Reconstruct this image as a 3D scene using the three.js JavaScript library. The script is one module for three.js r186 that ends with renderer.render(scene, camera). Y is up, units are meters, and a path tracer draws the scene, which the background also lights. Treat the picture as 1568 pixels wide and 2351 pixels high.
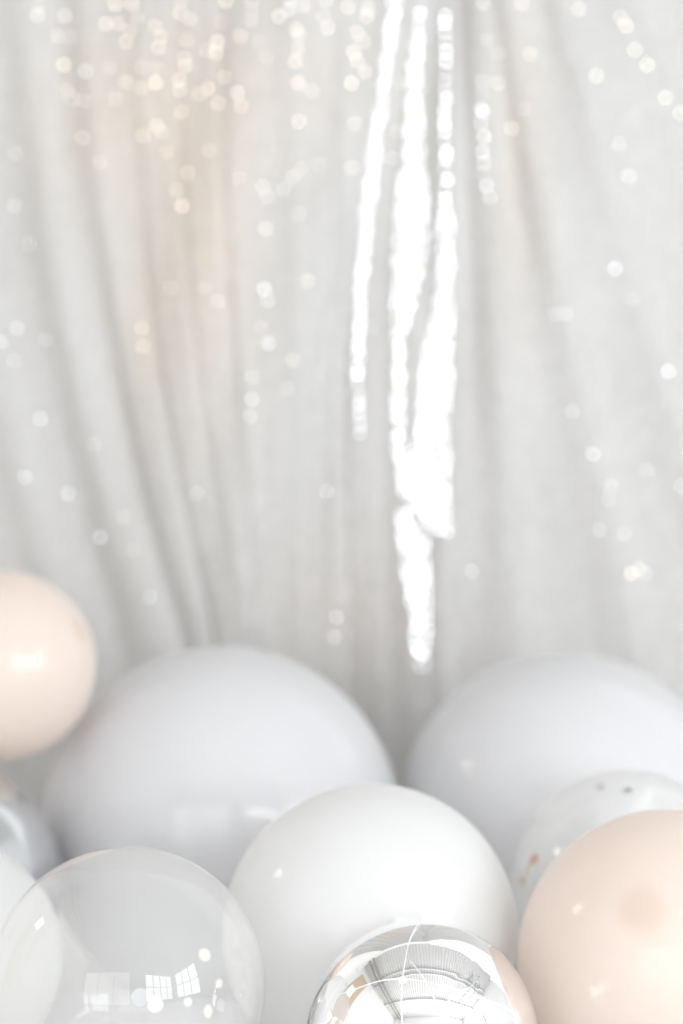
import * as THREE from 'three';
import { mergeGeometries } from 'three/addons/utils/BufferGeometryUtils.js';
import { RoundedBoxGeometry } from 'three/addons/geometries/RoundedBoxGeometry.js';
import { RectAreaLightUniformsLib } from 'three/addons/lights/RectAreaLightUniformsLib.js';

// ---------- camera, exposure, lights ----------
const scene = new THREE.Scene();
const EYE = new THREE.Vector3(0, 0.565, 0);
const camera = new THREE.PerspectiveCamera(2 * Math.atan(512 / 2000) * 180 / Math.PI, 683 / 1024, 0.05, 60);
camera.position.copy(EYE);
camera.lookAt(0, EYE.y, -3);
camera.focus = 1.72;
camera.userData.fStop = 2.1;
const renderer = new THREE.WebGLRenderer({ antialias: true });
renderer.setSize(683, 1024);
renderer.toneMapping = THREE.LinearToneMapping;
renderer.toneMappingExposure = 1.02;
renderer.shadowMap.enabled = true;
RectAreaLightUniformsLib.init();
scene.background = new THREE.Color(0x000000);

const WINDOW_LIGHT = 8, SQUARE_LIGHT = 7;

// ---------- helpers ----------
let seed = 7;
const rnd = () => { seed = (seed + 0x6d2b79f5) | 0; let t = Math.imul(seed ^ (seed >>> 15), 1 | seed); t = (t + Math.imul(t ^ (t >>> 7), 61 | t)) ^ t; return ((t ^ (t >>> 14)) >>> 0) / 4294967296; };
const rr = (a, b) => a + (b - a) * rnd();
const gauss = () => (rnd() + rnd() + rnd() + rnd() - 2) * 1.0;
const V = (x, y, z) => new THREE.Vector3(x, y, z);
const taken = {};
function numbered(n) { const k = taken[n] ?? 0; taken[n] = k + 1; return k ? n + '_' + String(k).padStart(3, '0') : n; }
function thing(name, label, category, pos, group) {
  const o = new THREE.Group(); o.name = numbered(name); o.position.copy(pos); o.userData = { label, category };
  if (group) o.userData.group = group;
  scene.add(o); return o;
}
function obj(name, geo, mat, parent = scene, data) {
  const m = new THREE.Mesh(geo, mat); m.name = parent === scene ? numbered(name) : name;
  m.castShadow = m.receiveShadow = true; if (data) m.userData = data; parent.add(m); return m;
}
const bx = (w, h, d, x, y, z) => new THREE.BoxGeometry(w, h, d).translate(x, y, z);
const structure = { kind: 'structure' };
const std = (o) => new THREE.MeshStandardMaterial(o);
const lin = (r, g, b) => new THREE.Color().setRGB(r, g, b);
// a reading off the 1568 px wide print of the photograph -> metres at a distance
const PX = 0.43559 / 2000;
const at = (x, y, d) => V((x - 784) * PX * d, EYE.y - (y - 1175.5) * PX * d, -d);

// fine irregular grain, used for the roughness of latex, plaster and floor
function grain(n, lo, hi, cells) {
  const d = new Uint8Array(n * n * 4), g = [];
  for (const c of cells) { const a = new Float32Array(c * c); for (let i = 0; i < c * c; i++) a[i] = rnd(); g.push([c, a]); }
  for (let y = 0; y < n; y++) for (let x = 0; x < n; x++) {
    let s = 0, w = 0;
    g.forEach(([c, a], k) => {
      const u = x / n * c, v = y / n * c, i = Math.floor(u), j = Math.floor(v), f = u - i, h = v - j, q = (p, r) => a[(r % c) * c + p % c];
      const e = f * f * (3 - 2 * f), t = h * h * (3 - 2 * h), wt = 1 / (k + 1);
      s += wt * ((q(i, j) * (1 - e) + q(i + 1, j) * e) * (1 - t) + (q(i, j + 1) * (1 - e) + q(i + 1, j + 1) * e) * t); w += wt;
    });
    const val = Math.round(255 * (lo + (hi - lo) * s / w)), o = (y * n + x) * 4; d[o] = d[o + 1] = d[o + 2] = val; d[o + 3] = 255;
  }
  const t = new THREE.DataTexture(d, n, n); t.magFilter = THREE.LinearFilter; t.wrapS = t.wrapT = THREE.RepeatWrapping; t.needsUpdate = true; return t;
}
const latexGrain = grain(256, 0.94, 1.0, [6, 24, 90]);
const plasterGrain = grain(256, 0.75, 1.0, [4, 16, 64]);

// ---------- the room that the balloons mirror ----------
const wallMat = std({ color: lin(0.95, 0.95, 0.95), roughness: 0.9, roughnessMap: plasterGrain });
const ceilMat = std({ color: lin(0.92, 0.92, 0.92), roughness: 0.7 });
const ribMat = std({ color: lin(0.7, 0.69, 0.67), roughness: 0.6 });
const floorMat = std({ color: lin(0.93, 0.93, 0.93), roughness: 0.5, roughnessMap: plasterGrain });
const frameMat = std({ color: lin(0.88, 0.88, 0.88), roughness: 0.4 });
const woodMat = std({ color: lin(0.72, 0.56, 0.44), roughness: 0.6, roughnessMap: plasterGrain });
const ductMat = std({ color: lin(0.36, 0.34, 0.32), roughness: 0.5 });
const X0 = -3, X1 = 4.6, Z0 = -3.5, Z1 = 3.2, H = 3.6;
obj('floor', bx(X1 - X0 + 0.4, 0.2, Z1 - Z0 + 0.4, (X0 + X1) / 2, -0.1, (Z0 + Z1) / 2), floorMat, scene, structure);
obj('wall', bx(X1 - X0 + 0.4, H, 0.2, (X0 + X1) / 2, H / 2, Z0 - 0.1), wallMat, scene, structure);
obj('wall', bx(X1 - X0 + 0.4, H, 0.2, (X0 + X1) / 2, H / 2, Z1 + 0.1), wallMat, scene, structure);
obj('wall', bx(0.2, H, Z1 - Z0, X0 - 0.1, H / 2, (Z0 + Z1) / 2), wallMat, scene, structure);
obj('wall', bx(0.2, H, Z1 - Z0, X1 + 0.1, H / 2, (Z0 + Z1) / 2), wallMat, scene, structure);
const ceiling = obj('ceiling', bx(X1 - X0 + 0.4, 0.2, Z1 - Z0 + 0.4, (X0 + X1) / 2, H + 0.1, (Z0 + Z1) / 2), ceilMat, scene, structure);
const ribs = [];
for (let x = X0 + 0.1; x < X1; x += 0.14) ribs.push(bx(0.045, 0.05, Z1 - Z0, x, H - 0.025, (Z0 + Z1) / 2));
obj('rib', mergeGeometries(ribs), ribMat, ceiling, { kind: 'stuff' });
for (const [z, h] of [[-1.35, 0.1], [-1.0, 0.1], [0.9, 0.14]]) obj('beam', bx(X1 - X0, h, 0.06, (X0 + X1) / 2, H - 0.05 - h / 2, z), frameMat, ceiling);
for (const [x, turn] of [[0.5, 0.42], [2.1, -0.5]]) { const m = obj('beam', bx(0.055, 0.08, 4.6, 0, 0, 0), frameMat, ceiling); m.position.set(x, H - 0.26, 0.1); m.rotation.y = turn; }
for (const x of [-2.3, -2.05]) obj('pipe', new THREE.CylinderGeometry(0.045, 0.045, Z1 - Z0, 20).rotateX(Math.PI / 2).translate(x, H - 0.3, (Z0 + Z1) / 2), ductMat, ceiling);
for (const [x, d] of [[2.75, 0.22], [3.3, 0.3]]) obj('cable', new THREE.TubeGeometry(new THREE.CatmullRomCurve3([V(x, H - 0.1, -2.5), V(x + 0.1, H - d, -1), V(x - 0.05, H - 0.16, 0.4), V(x + 0.12, H - d, 1.6), V(x, H - 0.1, 3.1)]), 80, 0.011, 8), std({ color: 0x151515, roughness: 0.6 }), ceiling);
// tan timber panelling on the left
const panel = thing('wall_panel', 'tan timber panelling on the side wall round the small square window', 'wall panel', V(X0 + 0.02, 0, -2.2));
for (let k = 0; k < 5; k++) obj('board', bx(0.03, 3.2, 0.236, 0, 1.6, -0.52 + k * 0.24), woodMat, panel);

const glowMat = (r, g, b, i) => std({ color: 0x222222, emissive: lin(r, g, b), emissiveIntensity: i, roughness: 0.3 });
function makeWindow(label, w, h, cols, rows, pos, turn, tint, strength) {
  const t = thing('window', label, 'window', pos); t.rotation.y = turn;   // faces its own +z
  obj('pane', bx(w, h, 0.02, 0, h / 2, 0), glowMat(...tint, 1), t);
  const fr = [bx(w + 0.16, 0.08, 0.1, 0, h + 0.04, 0.05), bx(w + 0.16, 0.08, 0.1, 0, -0.04, 0.05), bx(0.08, h, 0.1, -w / 2 - 0.04, h / 2, 0.05), bx(0.08, h, 0.1, w / 2 + 0.04, h / 2, 0.05)];
  obj('frame', mergeGeometries(fr), frameMat, t);
  for (let i = 1; i < cols; i++) obj('glazing_bar', bx(0.04, h, 0.05, -w / 2 + w * i / cols, h / 2, 0.05), frameMat, t);
  for (let i = 1; i < rows; i++) obj('glazing_bar', bx(w, 0.035, 0.04, 0, h * i / rows, 0.051), frameMat, t);
  const L = new THREE.RectAreaLight(lin(...tint), strength, w, h);
  L.position.set(0, h / 2, 0.016); L.rotation.y = Math.PI; L.name = 'window_light'; t.add(L);
  return t;
}
const cool = [0.945, 0.98, 1.0];
makeWindow('large white grid window letting in daylight, the wider of two mirrored in the clear balloon', 2.6, 1.95, 4, 2, V(3.05, 0.3, Z1 - 0.03), Math.PI, cool, WINDOW_LIGHT);
makeWindow('tall white grid window beside the wider one, mirrored at the edge of the clear balloon', 2.4, 1.95, 3, 2, V(X1 - 0.03, 0.3, 1.4), -Math.PI / 2, cool, WINDOW_LIGHT);
makeWindow('broad low glowing panel out of view, placed to light the balloons from the front left, mirrored low in the foil ball', 3.4, 2.3, 3, 1, V(-1.15, 0.1, Z1 - 0.03), Math.PI, [1, 0.995, 0.985], 2.5);  // unseen glowing panel behind the camera, lights the balloons from the front left
makeWindow('small square window in tan panelling, mirrored as a bright square in the foil balloon', 0.42, 0.42, 1, 1, V(X0 + 0.06, 1.72, -2.35), Math.PI / 2, [1, 0.93, 0.85], SQUARE_LIGHT);
// ---------- sequin curtain ----------
const CZ = 3.0;                                  // distance of the curtain
// fold lines: x readings at y = 0, 700, 1400 of the print; folds fan out downwards
const FOLDS = [[-640, -560, -420], [-470, -380, -230], [-320, -230, -60], [-150, -50, 140], [60, 145, 330], [190, 280, 450], [330, 390, 500], [455, 478, 560], [560, 556, 600], [690, 680, 690], [800, 770, 770], [890, 822, 838], [955, 935, 950], [1022, 1022, 1015], [1090, 1140, 1170], [1170, 1290, 1440], [1290, 1470, 1690], [1420, 1690, 1960], [1560, 1920, 2280], [1720, 2180, 2620], [1900, 2450, 2980]];
const DEPTH = FOLDS.map((_, i) => [0.9, 0.9, 1.3, 1.7, 2.3, 1.3, 0.45, 0.3, 0.7, 0.3, 0.4, 0.5, 0.5, 0.8, 1.4, 1.4, 0.9, 0.8, 0.9, 0.8, 0.8][i]);
function lineX(i, y) {
  const [a, b, c] = FOLDS[i], m0 = (b - a) / 700 * 1.0, m1 = (c - b) / 700;
  if (y < 0) return a + m0 * y * 0.6;
  if (y > 1400) return c + m1 * (y - 1400);
  const s = y / 700;
  return a * (s - 1) * (s - 2) / 2 - b * s * (s - 2) + c * s * (s - 1) / 2;
}
function catmull(f, u) {
  const n = FOLDS.length, i = Math.min(Math.max(Math.floor(u), 0), n - 2), t = u - i, p = (k) => f(Math.min(Math.max(k, 0), n - 1));
  const p0 = i > 0 ? p(i - 1) : 2 * p(0) - p(1), p1 = p(i), p2 = p(i + 1), p3 = i + 2 < n ? p(i + 2) : 2 * p(i + 1) - p(i);
  return 0.5 * (2 * p1 + (p2 - p0) * t + (2 * p0 - 5 * p1 + 4 * p2 - p3) * t * t + (3 * p1 - p0 - 3 * p2 + p3) * t * t * t);
}
const foldX = (u, y) => catmull((i) => lineX(i, y), u);
const M = PX * CZ;                               // metres per print pixel on the curtain
const yToPrint = (y) => (EYE.y - y) / M + 1175.5;
function cloth(u, y) {                           // u = fold coordinate, y = height in metres
  const py = yToPrint(y), x = (foldX(u, py) - 784) * M;
  const a = catmull((i) => DEPTH[i], u), k = THREE.MathUtils.smoothstep(y, -0.2, 0.4);
  let z = 0.0024 * a * Math.cos(2 * Math.PI * u);
  z += 0.0006 * Math.cos(2 * Math.PI * (2 * u + 0.23) + 1.7 * Math.sin(py / 460 + u)) + 0.012 * Math.sin(0.9 * u + py / 700);
  z += 0.005 * (1 - k) * Math.sin(5.1 * u + py / 90) + 0.003 * Math.sin(py / 130 + 2.3 * u);
  return V(x, y, -CZ + z);
}
const uOf = (x, py) => { let a = 0, b = FOLDS.length - 1; for (let k = 0; k < 40; k++) { const m = (a + b) / 2; if (foldX(m, py) < x) a = m; else b = m; } return (a + b) / 2; };
const clothNormal = (u, y) => { const e = 0.004, p = cloth(u, y), du = cloth(u + e, y).sub(p), dv = cloth(u, y + e).sub(p); return du.cross(dv).normalize(); };

const TOP = 2.3, UMAX = FOLDS.length - 1;
const curtain = thing('sequin_curtain', 'silver and champagne sequin curtain hanging in folds behind all the balloons', 'curtain', V(0, 0, -CZ));
{
  const nu = 560, nv = 150, pos = [], idx = [], uv = [];
  for (let j = 0; j <= nv; j++) for (let i = 0; i <= nu; i++) {
    const p = cloth(i / nu * UMAX, 0.01 + (TOP - 0.01) * j / nv); pos.push(p.x, p.y, p.z + CZ); uv.push(p.x * 4, p.y * 4);
  }
  for (let j = 0; j < nv; j++) for (let i = 0; i < nu; i++) { const a = j * (nu + 1) + i; idx.push(a, a + 1, a + nu + 2, a, a + nu + 2, a + nu + 1); }
  const g = new THREE.BufferGeometry(); g.setAttribute('position', new THREE.Float32BufferAttribute(pos, 3)); g.setAttribute('uv', new THREE.Float32BufferAttribute(uv, 2)); g.setIndex(idx); g.computeVertexNormals();
  obj('cloth', g, std({ color: lin(0.58, 0.57, 0.56), roughness: 0.75, roughnessMap: latexGrain, side: THREE.DoubleSide }), curtain);
}
const rail = thing('curtain_rail', 'slim white rail that carries the sequin curtain', 'curtain rail', V(0, TOP + 0.012, -CZ));
obj('pole', new THREE.CylinderGeometry(0.012, 0.012, 4.8, 20).rotateZ(Math.PI / 2), frameMat, rail);
for (const x of [-2.3, 2.3]) obj('bracket', bx(0.03, 0.03, 0.4, x, 0, -0.2), frameMat, rail);

const discGeo = new THREE.CylinderGeometry(0.004, 0.004, 0.0004, 12).rotateX(Math.PI / 2);   // faces +z
const silverSequin = std({ color: lin(0.59, 0.578, 0.567), metalness: 0.25, roughness: 0.55 });
const brightSequin = std({ color: lin(0.95, 0.96, 0.97), metalness: 1, roughness: 0.08 });
const goldSequin = std({ color: lin(1.0, 0.87, 0.72), metalness: 1, roughness: 0.08 });
const Z = V(0, 0, 1);
const warmAt = (px, py) => {                     // champagne patches in the weave
  const b = (x, y, sx, sy) => Math.exp(-(((px - x) / sx) ** 2) - ((py - y) / sy) ** 2);
  return Math.min(1, 0.9 * b(460, 520, 130, 420) + 0.6 * b(330, 760, 60, 160) + 0.7 * b(250, 250, 160, 260) + 0.35 * b(620, 180, 240, 200) + 0.5 * b(1190, 350, 60, 350) + 0.25 * b(780, 1400, 200, 200));
};
{ // the field of small sequins
  const mats = [], cols = [], P = 0.0085, c = new THREE.Color();
  for (let y = 0.06; y < TOP - 0.02; y += P) {
    const py = yToPrint(y), n = Math.round((foldX(UMAX - 0.02, py) - foldX(0.02, py)) * M / P);
    let px = foldX(0.02, py), u = 0.02;
    const x1 = Math.min(foldX(UMAX - 0.02, py), 2350);
    if (px < -800) px = -800;
    for (; px < x1; px += P / M) {
      const x = px + gauss() * 2; u = uOf(x, py);
      if (u < 0.03 || u > UMAX - 0.03) continue;
      const yy = y + gauss() * 0.002, p = cloth(u, yy), nrm = clothNormal(u, yy);
      p.addScaledVector(nrm, 0.003);
      nrm.add(V(gauss() * 0.08, -0.04 + gauss() * 0.08, 0)).normalize();
      mats.push(new THREE.Matrix4().compose(p.setZ(p.z + CZ), new THREE.Quaternion().setFromUnitVectors(Z, nrm), V(1, 1, 1)));
      const w = warmAt(x, py) * rr(0.7, 1.1), d = rr(0.95, 1.04);
      cols.push([d * (1 + 0.17 * w), d * (1 + 0.03 * w), d * (1 - 0.1 * w)]);
    }
  }
  const im = new THREE.InstancedMesh(discGeo, silverSequin, mats.length); im.name = 'sequin_field'; im.userData = { kind: 'stuff' };
  mats.forEach((m, i) => { im.setMatrixAt(i, m); im.setColorAt(i, c.setRGB(cols[i][0], cols[i][1], cols[i][2])); });
  curtain.add(im);
}
// glint sequins, each tilted on purpose to mirror the window into the camera
function flashPose(px, py, size) {
  const u = uOf(px, py), y = EYE.y - (py - 1175.5) * M, p = cloth(u, y);
  p.addScaledVector(clothNormal(u, y), 0.006);
  const w = V(rr(2.1, 4.0), rr(0.6, 1.95), Z1), nrm = w.sub(p).normalize().add(EYE.clone().sub(p).normalize()).normalize();
  return new THREE.Matrix4().compose(p.setZ(p.z + CZ), new THREE.Quaternion().setFromUnitVectors(Z, nrm), V(size, size, size));
}
let singles = 0;
const strays = [[], []];
function flash(px, py, level, gold, gain = 0.29) {
  const m = flashPose(px, py, Math.sqrt(level * gain * 0.5));
  if (singles < 296) { const s = obj('sequin', discGeo, gold ? goldSequin : brightSequin, curtain); s.applyMatrix4(m); singles++; } else strays[gold ? 1 : 0].push(m);
}
// glints read off the photograph, in half print pixels of two crops: x, y, strength (negative: cool white)
const glintsTop = [[165, 70, 2], [170, 30, 1], [295, 65, 2], [260, 155, 1.5], [290, 290, 3], [395, 325, -2], [325, 165, 1], [310, 410, 1.5], [330, 450, 1.5], [390, 460, 1], [530, 455, 1], [500, 310, 1], [385, 630, 2], [455, 745, 1.5], [485, 105, 2.5], [540, 105, 2], [530, 15, 2.5], [610, 15, 3], [635, 80, 1.5], [600, 140, 1.5], [580, 190, 2], [715, 125, 2], [740, 170, 1.5], [730, 220, 2.5], [655, 310, 1], [580, 375, 1.5], [650, 405, 1.5], [715, 380, 3], [720, 310, 1], [720, 580, 2.5], [660, 620, 1.5], [750, 610, 1.5], [770, 700, 1], [830, 60, 2.5], [875, 90, 2], [835, 5, 1.5], [860, 190, 1.5], [850, 270, 1.5], [855, 305, 2], [830, 370, 2], [830, 415, -2], [840, 515, 1.5], [870, 800, 1.5], [815, 875, 1.5], [845, 950, 3], [965, 700, 1], [1020, 105, 1], [1045, 10, 3], [1000, 200, 3], [995, 250, 2], [955, 240, 1.5], [1110, 180, 2.5], [1190, 210, 1], [1220, 275, 1], [1155, 110, 1.5], [1160, 15, 1.5], [1160, 60, 1], [1040, 365, 1.5], [960, 415, 2], [920, 440, 1.5], [1010, 485, 1.5], [1095, 440, -2], [1110, 500, 1.5], [1285, 90, 2.5], [1330, 60, -2], [1390, 40, 2], [1335, 15, 2], [1360, 150, 2], [1370, 175, 1.5], [1365, 240, 1.5], [1355, 295, 2.5], [1365, 390, 3], [1430, 425, 1.5], [1370, 565, 2], [1490, 15, 2], [1500, 135, 2.5], [1480, 90, 1], [1465, 760, 1], [1380, 780, 1], [1345, 820, 1.5], [1205, 865, 1.5], [1225, 910, -1], [1305, 875, -1], [1220, 1055, 2], [1370, 990, 1], [1100, 830, 1], [70, 700, 1], [65, 940, -1], [135, 1115, -1]];
for (const [x, y, s] of glintsTop) flash(x * 0.5, y * 0.5, Math.abs(s) / 2, s > 0);
const glintsRight = [[25, 40, 2], [120, 40, 2], [115, 75, 2], [65, 150, 2], [100, 190, 1.5], [50, 240, 2.5], [70, 280, 2.5], [40, 385, 3], [105, 330, 2], [60, 570, 1.5], [250, 600, 1], [235, 720, 1], [40, 770, 1.5], [265, 370, -1], [645, 25, 2], [820, 30, 2], [1080, 55, 2], [1275, 90, 2], [1300, 130, 3], [1340, 240, 2.5], [1395, 305, 3], [1480, 455, 3], [1550, 520, 2], [1160, 360, 2.5], [860, 260, 1.5], [710, 390, 1.5], [785, 595, 2], [835, 510, 1], [1265, 670, 2], [1310, 815, 2], [660, 190, 1], [720, 250, 1]];
for (const [x, y, s] of glintsRight) flash(784 + x * 0.5, y * 0.5, Math.abs(s) / 2, s > 0);
const glintsLow = [[1275, 55, -3], [1500, 490, -3], [1180, 840, -2], [1095, 660, -1], [1020, 250, -1], [1060, 250, -1], [1350, 185, -1], [1255, 975, -1], [1245, 1030, 1], [1410, 910, -1], [1560, 975, -2], [1340, 1345, 3], [1375, 1325, 2], [1400, 1345, 1], [670, 1335, -1.5], [95, 1530, 1.5], [85, 1610, 1], [250, 300, -1], [1210, 1160, -1], [1310, 1180, -1]];
for (const [x, y, s] of glintsLow) flash(718.7 + x * 0.5417, 588 + y * 0.5417, Math.abs(s) / 2, s > 0);
const glintsLeft = [[1215, 155, -3], [1230, 210, -2], [1410, 120, 1.5], [1000, 215, -1], [945, 150, 1], [795, 150, -1], [650, 330, 1.5], [655, 415, 1.5], [1235, 405, -2.5], [1345, 480, 1.5], [1155, 560, -1], [1155, 660, -1.5], [1145, 740, -1.5], [75, 330, -1.5], [0, 395, -2], [60, 480, -1], [180, 745, -2], [110, 1015, -2], [305, 1090, -2], [465, 1290, -2], [210, 380, -1], [430, 865, 1], [905, 1090, -1], [565, 1200, 1], [610, 1350, 1], [685, 1565, -1], [1540, 1660, 1], [1530, 1755, 1], [1505, 1080, -1], [1200, 330, 1], [1320, 610, 1]];
for (const [x, y, s] of glintsLeft) flash(x * 0.5, 588 + y * 0.5, Math.abs(s) / 2, s > 0);
// the three bright fold edges, built from rows of sequins aimed to mirror the window to the camera: height, left, right
function ridge(rows, pitch, level) {
  for (let k = 0; k + 1 < rows.length; k++) {
    const [y0, a0, b0] = rows[k], [y1, a1, b1] = rows[k + 1];
    for (let y = y0; y < y1; y += pitch) {
      const t = (y - y0) / (y1 - y0), a = a0 + (a1 - a0) * t, b = b0 + (b1 - b0) * t, n = Math.max(1, Math.round((b - a) / 12) + 1);
      for (let i = 0; i < n; i++) flash((n > 1 ? a + (b - a) * i / (n - 1) : (a + b) / 2) + gauss() * 4, y + gauss() * 4, level * rr(0.35, 1.5), false, 0.5);
    }
  }
}
ridge([[28, 960, 960], [110, 950, 958], [250, 942, 962], [400, 936, 966]], 18, 0.85);
ridge([[30, 1020, 1024], [120, 1028, 1028], [260, 1022, 1026], [480, 1022, 1024]], 22, 1.2);
ridge([[-10, 905, 912], [60, 890, 900], [200, 876, 880], [350, 850, 862], [480, 838, 846], [620, 826, 834], [860, 818, 824], [1000, 826, 830]], 17, 0.66);
ridge([[400, 928, 970], [480, 920, 978], [600, 914, 966], [700, 913, 944], [780, 912, 918], [1060, 912, 918]], 16, 0.75);
ridge([[480, 1018, 1030], [640, 1014, 1032], [760, 996, 1030]], 16, 0.75);
ridge([[760, 996, 1030], [860, 974, 1030], [1000, 962, 1022], [1060, 945, 1022]], 16, 0.75);
ridge([[1060, 918, 1022], [1130, 925, 1022], [1170, 960, 1024], [1220, 1000, 1022]], 16, 0.75);
ridge([[1178, 922, 940], [1240, 922, 978], [1330, 935, 982], [1430, 955, 980], [1500, 955, 975], [1555, 966, 974]], 16, 0.75);
ridge([[190, 1104, 1106], [260, 1102, 1106], [400, 1110, 1112], [480, 1122, 1124]], 30, 0.6);
strays.forEach((list, k) => {
  if (!list.length) return;
  const im = new THREE.InstancedMesh(discGeo, k ? goldSequin : brightSequin, list.length); im.name = 'sequin_row'; im.userData = { kind: 'stuff' };
  list.forEach((m, i) => im.setMatrixAt(i, m)); curtain.add(im);
});

// ---------- balloons ----------
function latex(color, rough = 0.95, through = 0.44) {
  return new THREE.MeshPhysicalMaterial({ color: lin(...color), roughness: rough, clearcoat: 1, clearcoatRoughness: 0.08, transmission: through, thickness: 0, vertexColors: true });
}
const pearlMat = new THREE.MeshPhysicalMaterial({ color: lin(0.62, 0.63, 0.65), metalness: 0.85, roughness: 0.13, clearcoat: 1, clearcoatRoughness: 0.05, vertexColors: true });
const clearMat = new THREE.MeshPhysicalMaterial({ color: lin(0.97, 0.97, 0.965), roughness: 0.0, transmission: 0.8, thickness: 0, ior: 1.5 });
// profile of an inflated balloon: tip at +y, mouth at -y; R = 1 across
function balloonGeo(R, tip, tail, spot) {
  const pts = [], n = 80;
  for (let i = 0; i <= n; i++) {
    const t = Math.PI * (i / n) * 0.975, s = Math.sin(t), c = Math.cos(t);
    if (c >= 0) pts.push(new THREE.Vector2(Math.max(1e-5, s), c * tip));
    else { const q = -c; pts.push(new THREE.Vector2(s * (1 - 0.1 * q * q), -tail * q * (1 + 0.04 * q * q))); }
  }
  const last = pts[pts.length - 1];
  pts.push(new THREE.Vector2(0.045, last.y - 0.05), new THREE.Vector2(0.036, last.y - 0.09));
  const g = new THREE.LatheGeometry(pts.map((p) => p.multiplyScalar(R)), 96);
  const p = g.attributes.position, col = new Float32Array(p.count * 3);
  for (let i = 0; i < p.count; i++) {
    const r = Math.hypot(p.getX(i), p.getZ(i)) / R, y = p.getY(i) / R;
    const k = y > 0 ? 1 - spot * Math.exp(-((r / 0.15) ** 4)) : 1 - 0.25 * Math.exp(-(((y + tail * 1.04) / 0.15) ** 2));
    col[i * 3] = k ** 0.55; col[i * 3 + 1] = k; col[i * 3 + 2] = k ** 1.4;
  }
  g.setAttribute('color', new THREE.BufferAttribute(col, 3));
  return { geo: g, end: last.y - 0.09 * R };
}
function knotGeo(R) {   // rolled lip and tied knot below the neck
  const parts = [new THREE.TorusGeometry(0.045 * R, 0.028 * R, 10, 20).rotateX(Math.PI / 2), new THREE.CylinderGeometry(0.03 * R, 0.085 * R, 0.13 * R, 20, 3, true).translate(0, -0.08 * R, 0), new THREE.TorusGeometry(0.085 * R, 0.014 * R, 8, 24).rotateX(Math.PI / 2).translate(0, -0.145 * R, 0)];
  const g = mergeGeometries(parts), c = new Float32Array(g.attributes.position.count * 3).fill(0.85);
  g.setAttribute('color', new THREE.BufferAttribute(c, 3)); return g;
}
function balloon(name, label, mat, centre, R, neck, o = {}) {
  const t = thing(name, label, 'balloon', V(centre.x, Math.max(0, centre.y - R), centre.z), o.group);
  const q = new THREE.Quaternion().setFromUnitVectors(V(0, -1, 0), V(...neck).normalize());
  const { geo, end } = balloonGeo(R, o.tip ?? 1, o.tail ?? 1.08, o.spot ?? 0);
  const up = centre.y - Math.max(0, centre.y - R);
  const b = obj('body', geo, mat, t); b.quaternion.copy(q); b.position.y = up;
  const k = obj('knot', knotGeo(R), mat, t); k.quaternion.copy(q); k.position.copy(V(0, end, 0).applyQuaternion(q)).add(V(0, up, 0));
  if (o.scale) b.scale.set(...o.scale);
  return t;
}
const white = latex([0.93, 0.935, 0.935], 0.95, 0.44), grey = latex([0.775, 0.775, 0.795], 0.9, 0.26), peach = latex([0.93, 0.83, 0.765], 0.92, 0.44);
const C = {
  white: at(850, 2140, 1.97), foil: at(968, 2385, 1.75), greyL: at(508, 1898, 2.45), greyR: at(1296, 1883, 2.52), peachL: at(3, 1527, 2.34), peachR: at(1540, 2211, 1.88),
  clearL: at(291, 2266, 1.78), whiteL: at(-123, 2200, 2.0), silver: at(-130, 2024, 2.25), clearR: at(1445, 2048, 2.17),
};
const rad = (px, d) => px * PX * d;
balloon('balloon', 'opaque white balloon in the middle of the front row, behind the mirror foil ball', white, C.white, rad(339, 1.97), [0.15, -0.45, -0.9]);
balloon('balloon', 'very large pale grey balloon left of centre, touching the upper peach balloon', grey, C.greyL, rad(413, 2.45), [0.3, -0.75, -0.6], { tail: 1.05 });
balloon('balloon', 'very large pale grey balloon at the right, behind the clear confetti balloon', grey, C.greyR, rad(385, 2.52), [0.35, -0.6, -0.7], { tail: 1.05 });
balloon('balloon', 'small peach balloon at the left edge, perched above the other balloons', peach, C.peachL, rad(217, 2.34), [-0.87, -0.4, -0.28], { spot: 0.12 });
balloon('balloon', 'peach balloon at the lower right corner, with a darker round tip', peach, C.peachR, rad(352, 1.88), [0.31, -0.51, -0.8], { spot: 0.13 });
balloon('balloon', 'white balloon at the lower left edge, partly seen through a clear balloon', white, C.whiteL, rad(265, 2.0), [-0.6, -0.2, -0.75]);
balloon('balloon', 'shiny silver balloon at the left edge, under the upper peach balloon', pearlMat, C.silver, rad(272, 2.25), [-0.7, -0.1, -0.7]);
balloon('balloon', 'clear see-through balloon at the lower left, holding silver confetti dots', clearMat, C.clearL, rad(319, 1.78), [-0.2, -0.5, -0.85]);
balloon('balloon', 'clear balloon with rose gold confetti, tucked behind the lower right peach balloon', clearMat, C.clearR, rad(280, 2.17), [0.3, -0.5, -0.8]);

// confetti and small white spots on the inner skin of the clear balloons
function confetti(label, mat, centre, R, x, y, front, r, sx = 1) {   // x, y: print reading of the spot on the balloon's skin
  const dir = at(x, y, 1).sub(EYE).normalize(), oc = EYE.clone().sub(centre), h = oc.dot(dir), k = Math.sqrt(Math.max(0, h * h - oc.lengthSq() + (R - 0.0016) ** 2));
  const p = EYE.clone().addScaledVector(dir, front ? -h - k : -h + k), n = p.clone().sub(centre).normalize();
  const m = obj('confetti', new THREE.CylinderGeometry(r, r, 0.0005, 28).rotateX(Math.PI / 2), mat, scene, { label, category: 'confetti' });
  m.position.copy(p); m.quaternion.setFromUnitVectors(Z, n); m.scale.set(sx, 1, 1); return m;
}
const silverFoil = std({ color: lin(0.5, 0.51, 0.53), metalness: 0.25, roughness: 0.7 }), whiteFoil = std({ color: lin(0.88, 0.87, 0.83), metalness: 0, roughness: 0.5 });
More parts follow.
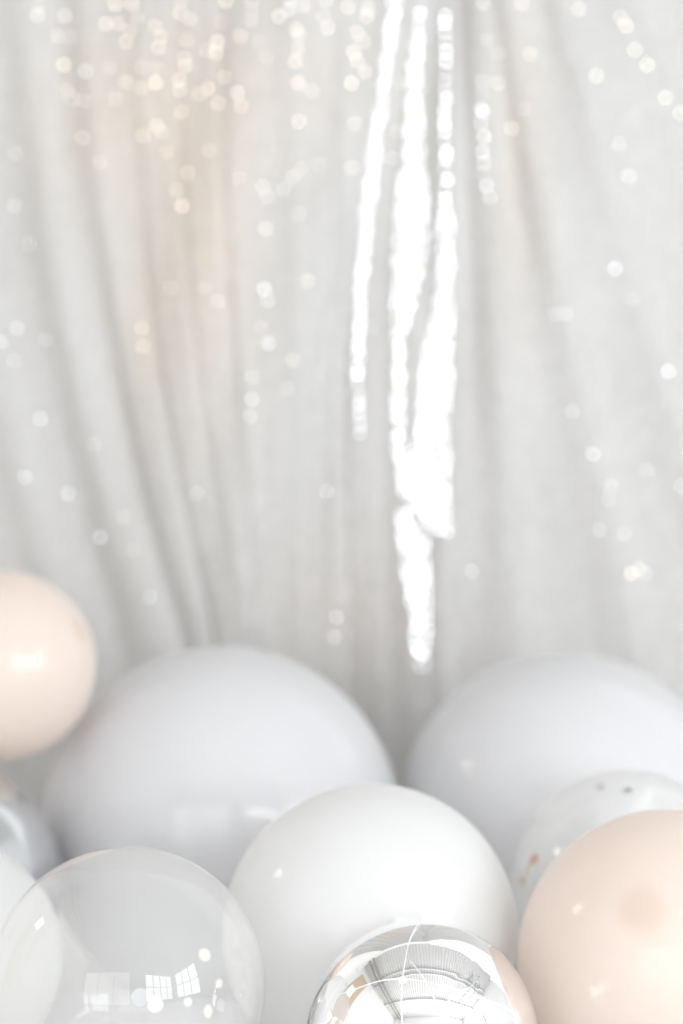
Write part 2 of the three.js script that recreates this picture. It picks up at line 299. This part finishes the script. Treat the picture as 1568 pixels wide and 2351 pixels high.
const greyFoil = std({ color: lin(0.3, 0.31, 0.32), metalness: 0.8, roughness: 0.4 }), roseFoil = std({ color: lin(0.75, 0.45, 0.34), metalness: 0.5, roughness: 0.4 }), paleGold = std({ color: lin(0.95, 0.85, 0.74), metalness: 0.4, roughness: 0.35 });
{
  const R = rad(319, 1.78), R2 = rad(280, 2.17);
  confetti('round silver confetti dot at the bottom of the left clear balloon, the sharper of two', silverFoil, C.clearL, R, 322, 2290, true, rad(21, 1.66));
  confetti('round cream confetti dot just right of the silver one in the left clear balloon', whiteFoil, C.clearL, R, 357, 2306, false, rad(18, 1.9));
  confetti('small white spot in the left clear balloon, highest of four near its right side', whiteFoil, C.clearL, R, 470, 2192, false, rad(15, 1.9), 1.1);
  confetti('small white spot in the left clear balloon, rightmost of four near its right side', whiteFoil, C.clearL, R, 503, 2258, false, rad(11, 1.9), 0.9);
  confetti('small white spot in the left clear balloon, lowest of four near its right side', whiteFoil, C.clearL, R, 478, 2322, false, rad(12, 1.9), 1.3);
  confetti('small white spot in the left clear balloon, leftmost of four near its right side', whiteFoil, C.clearL, R, 432, 2300, false, rad(10, 1.9), 1);
  confetti('dark dot, larger of two under the top of the right clear balloon', greyFoil, C.clearR, R2, 1442, 1815, true, rad(11, 2.1));
  confetti('faint grey dot, smaller of two under the top of the right clear balloon', greyFoil, C.clearR, R2, 1379, 1807, false, rad(9, 2.2));
  confetti('rose gold confetti piece, topmost between the white and peach balloons', roseFoil, C.clearR, R2, 1226, 1972, true, rad(13, 2.1), 1.4);
  confetti('pale gold confetti piece, middle one of three between the white and peach balloons', paleGold, C.clearR, R2, 1213, 1995, true, rad(13, 2.1), 1.4);
  confetti('pale gold confetti piece, lowest of three between the white and peach balloons', paleGold, C.clearR, R2, 1201, 2022, true, rad(14, 2.1), 1.6);
}

// mirror foil ball
{
  const R = rad(268, 1.75), t = thing('foil_balloon', 'mirror silver foil ball balloon at the bottom, with fine welded seams', 'balloon', V(C.foil.x, Math.max(0, C.foil.y - R), C.foil.z));
  const up = C.foil.y - t.position.y, g = new THREE.SphereGeometry(R, 320, 220), p = g.attributes.position, v = V(0, 0, 0);
  const on = (x, y) => V(x, y, Math.sqrt(Math.max(0, 1 - x * x - y * y)));
  const puckers = [[on(0.41, 0.7), 0.011, 9, 0.22], [on(0.13, 0.93), 0.007, 7, 0.16], [on(-0.187, 0.67), 0.0016, 8, 0.1], [on(-0.75, 0.35), 0.006, 6, 0.2]];
  for (let i = 0; i < p.count; i++) {
    v.fromBufferAttribute(p, i).normalize();
    let d = 0;
    for (const [c, amp, n, w] of puckers) {
      const s = v.distanceTo(c); if (s > w * 3) continue;
      const e = V(-c.y, c.x, 0).normalize(), f = c.clone().cross(e), q = v.clone().sub(c), a = Math.atan2(q.dot(f), q.dot(e));
      d -= amp * 0.14 * Math.exp(-((s / w) ** 2)) * (0.6 + 0.8 * Math.abs(Math.sin(a * n / 2 + 1.3)) ** 3 * Math.min(1, s / 0.04));
    }
    d += 0.0006 * Math.sin(3.1 * v.x + 2.2 * v.y + 1) * Math.sin(4 * v.z + 2 * v.y);
    v.multiplyScalar(R * (1 + d)); p.setXYZ(i, v.x, v.y, v.z);
  }
  g.computeVertexNormals();
  const b = obj('body', g, std({ color: lin(0.93, 0.93, 0.93), metalness: 1, roughness: 0.025 }), t); b.position.y = up;
  const seamMat = std({ color: lin(0.9, 0.9, 0.9), metalness: 0.3, roughness: 0.3 });
  function seam(list, r, lift) {
    const c = new THREE.CatmullRomCurve3(list.map(([x, y, l]) => on(x, y).multiplyScalar(R * (1.0 + (l ?? 0.0))).add(V(0, up, 0))));
    obj('seam', new THREE.TubeGeometry(c, 90, r, 8, false), seamMat, t);
  }
  seam([[0.0, 1.0, 0.022], [-0.05, 0.985, 0.012], [-0.11, 0.93, 0.002], [-0.165, 0.78], [-0.187, 0.67], [-0.2, 0.466], [-0.165, 0.127], [-0.1, -0.3], [0, -0.8]], 0.00055);
  seam([[-0.86, 0.4], [-0.627, 0.54], [-0.366, 0.653], [-0.187, 0.68], [0.12, 0.642], [0.42, 0.54], [0.68, 0.41], [0.86, 0.2]], 0.00055);
  const w = obj('weld', new THREE.SphereGeometry(0.0035, 16, 12).scale(1.1, 1, 0.4), seamMat, t); w.position.copy(on(-0.187, 0.67).multiplyScalar(R)).add(V(0, up, 0.001));
}
renderer.render(scene, camera);
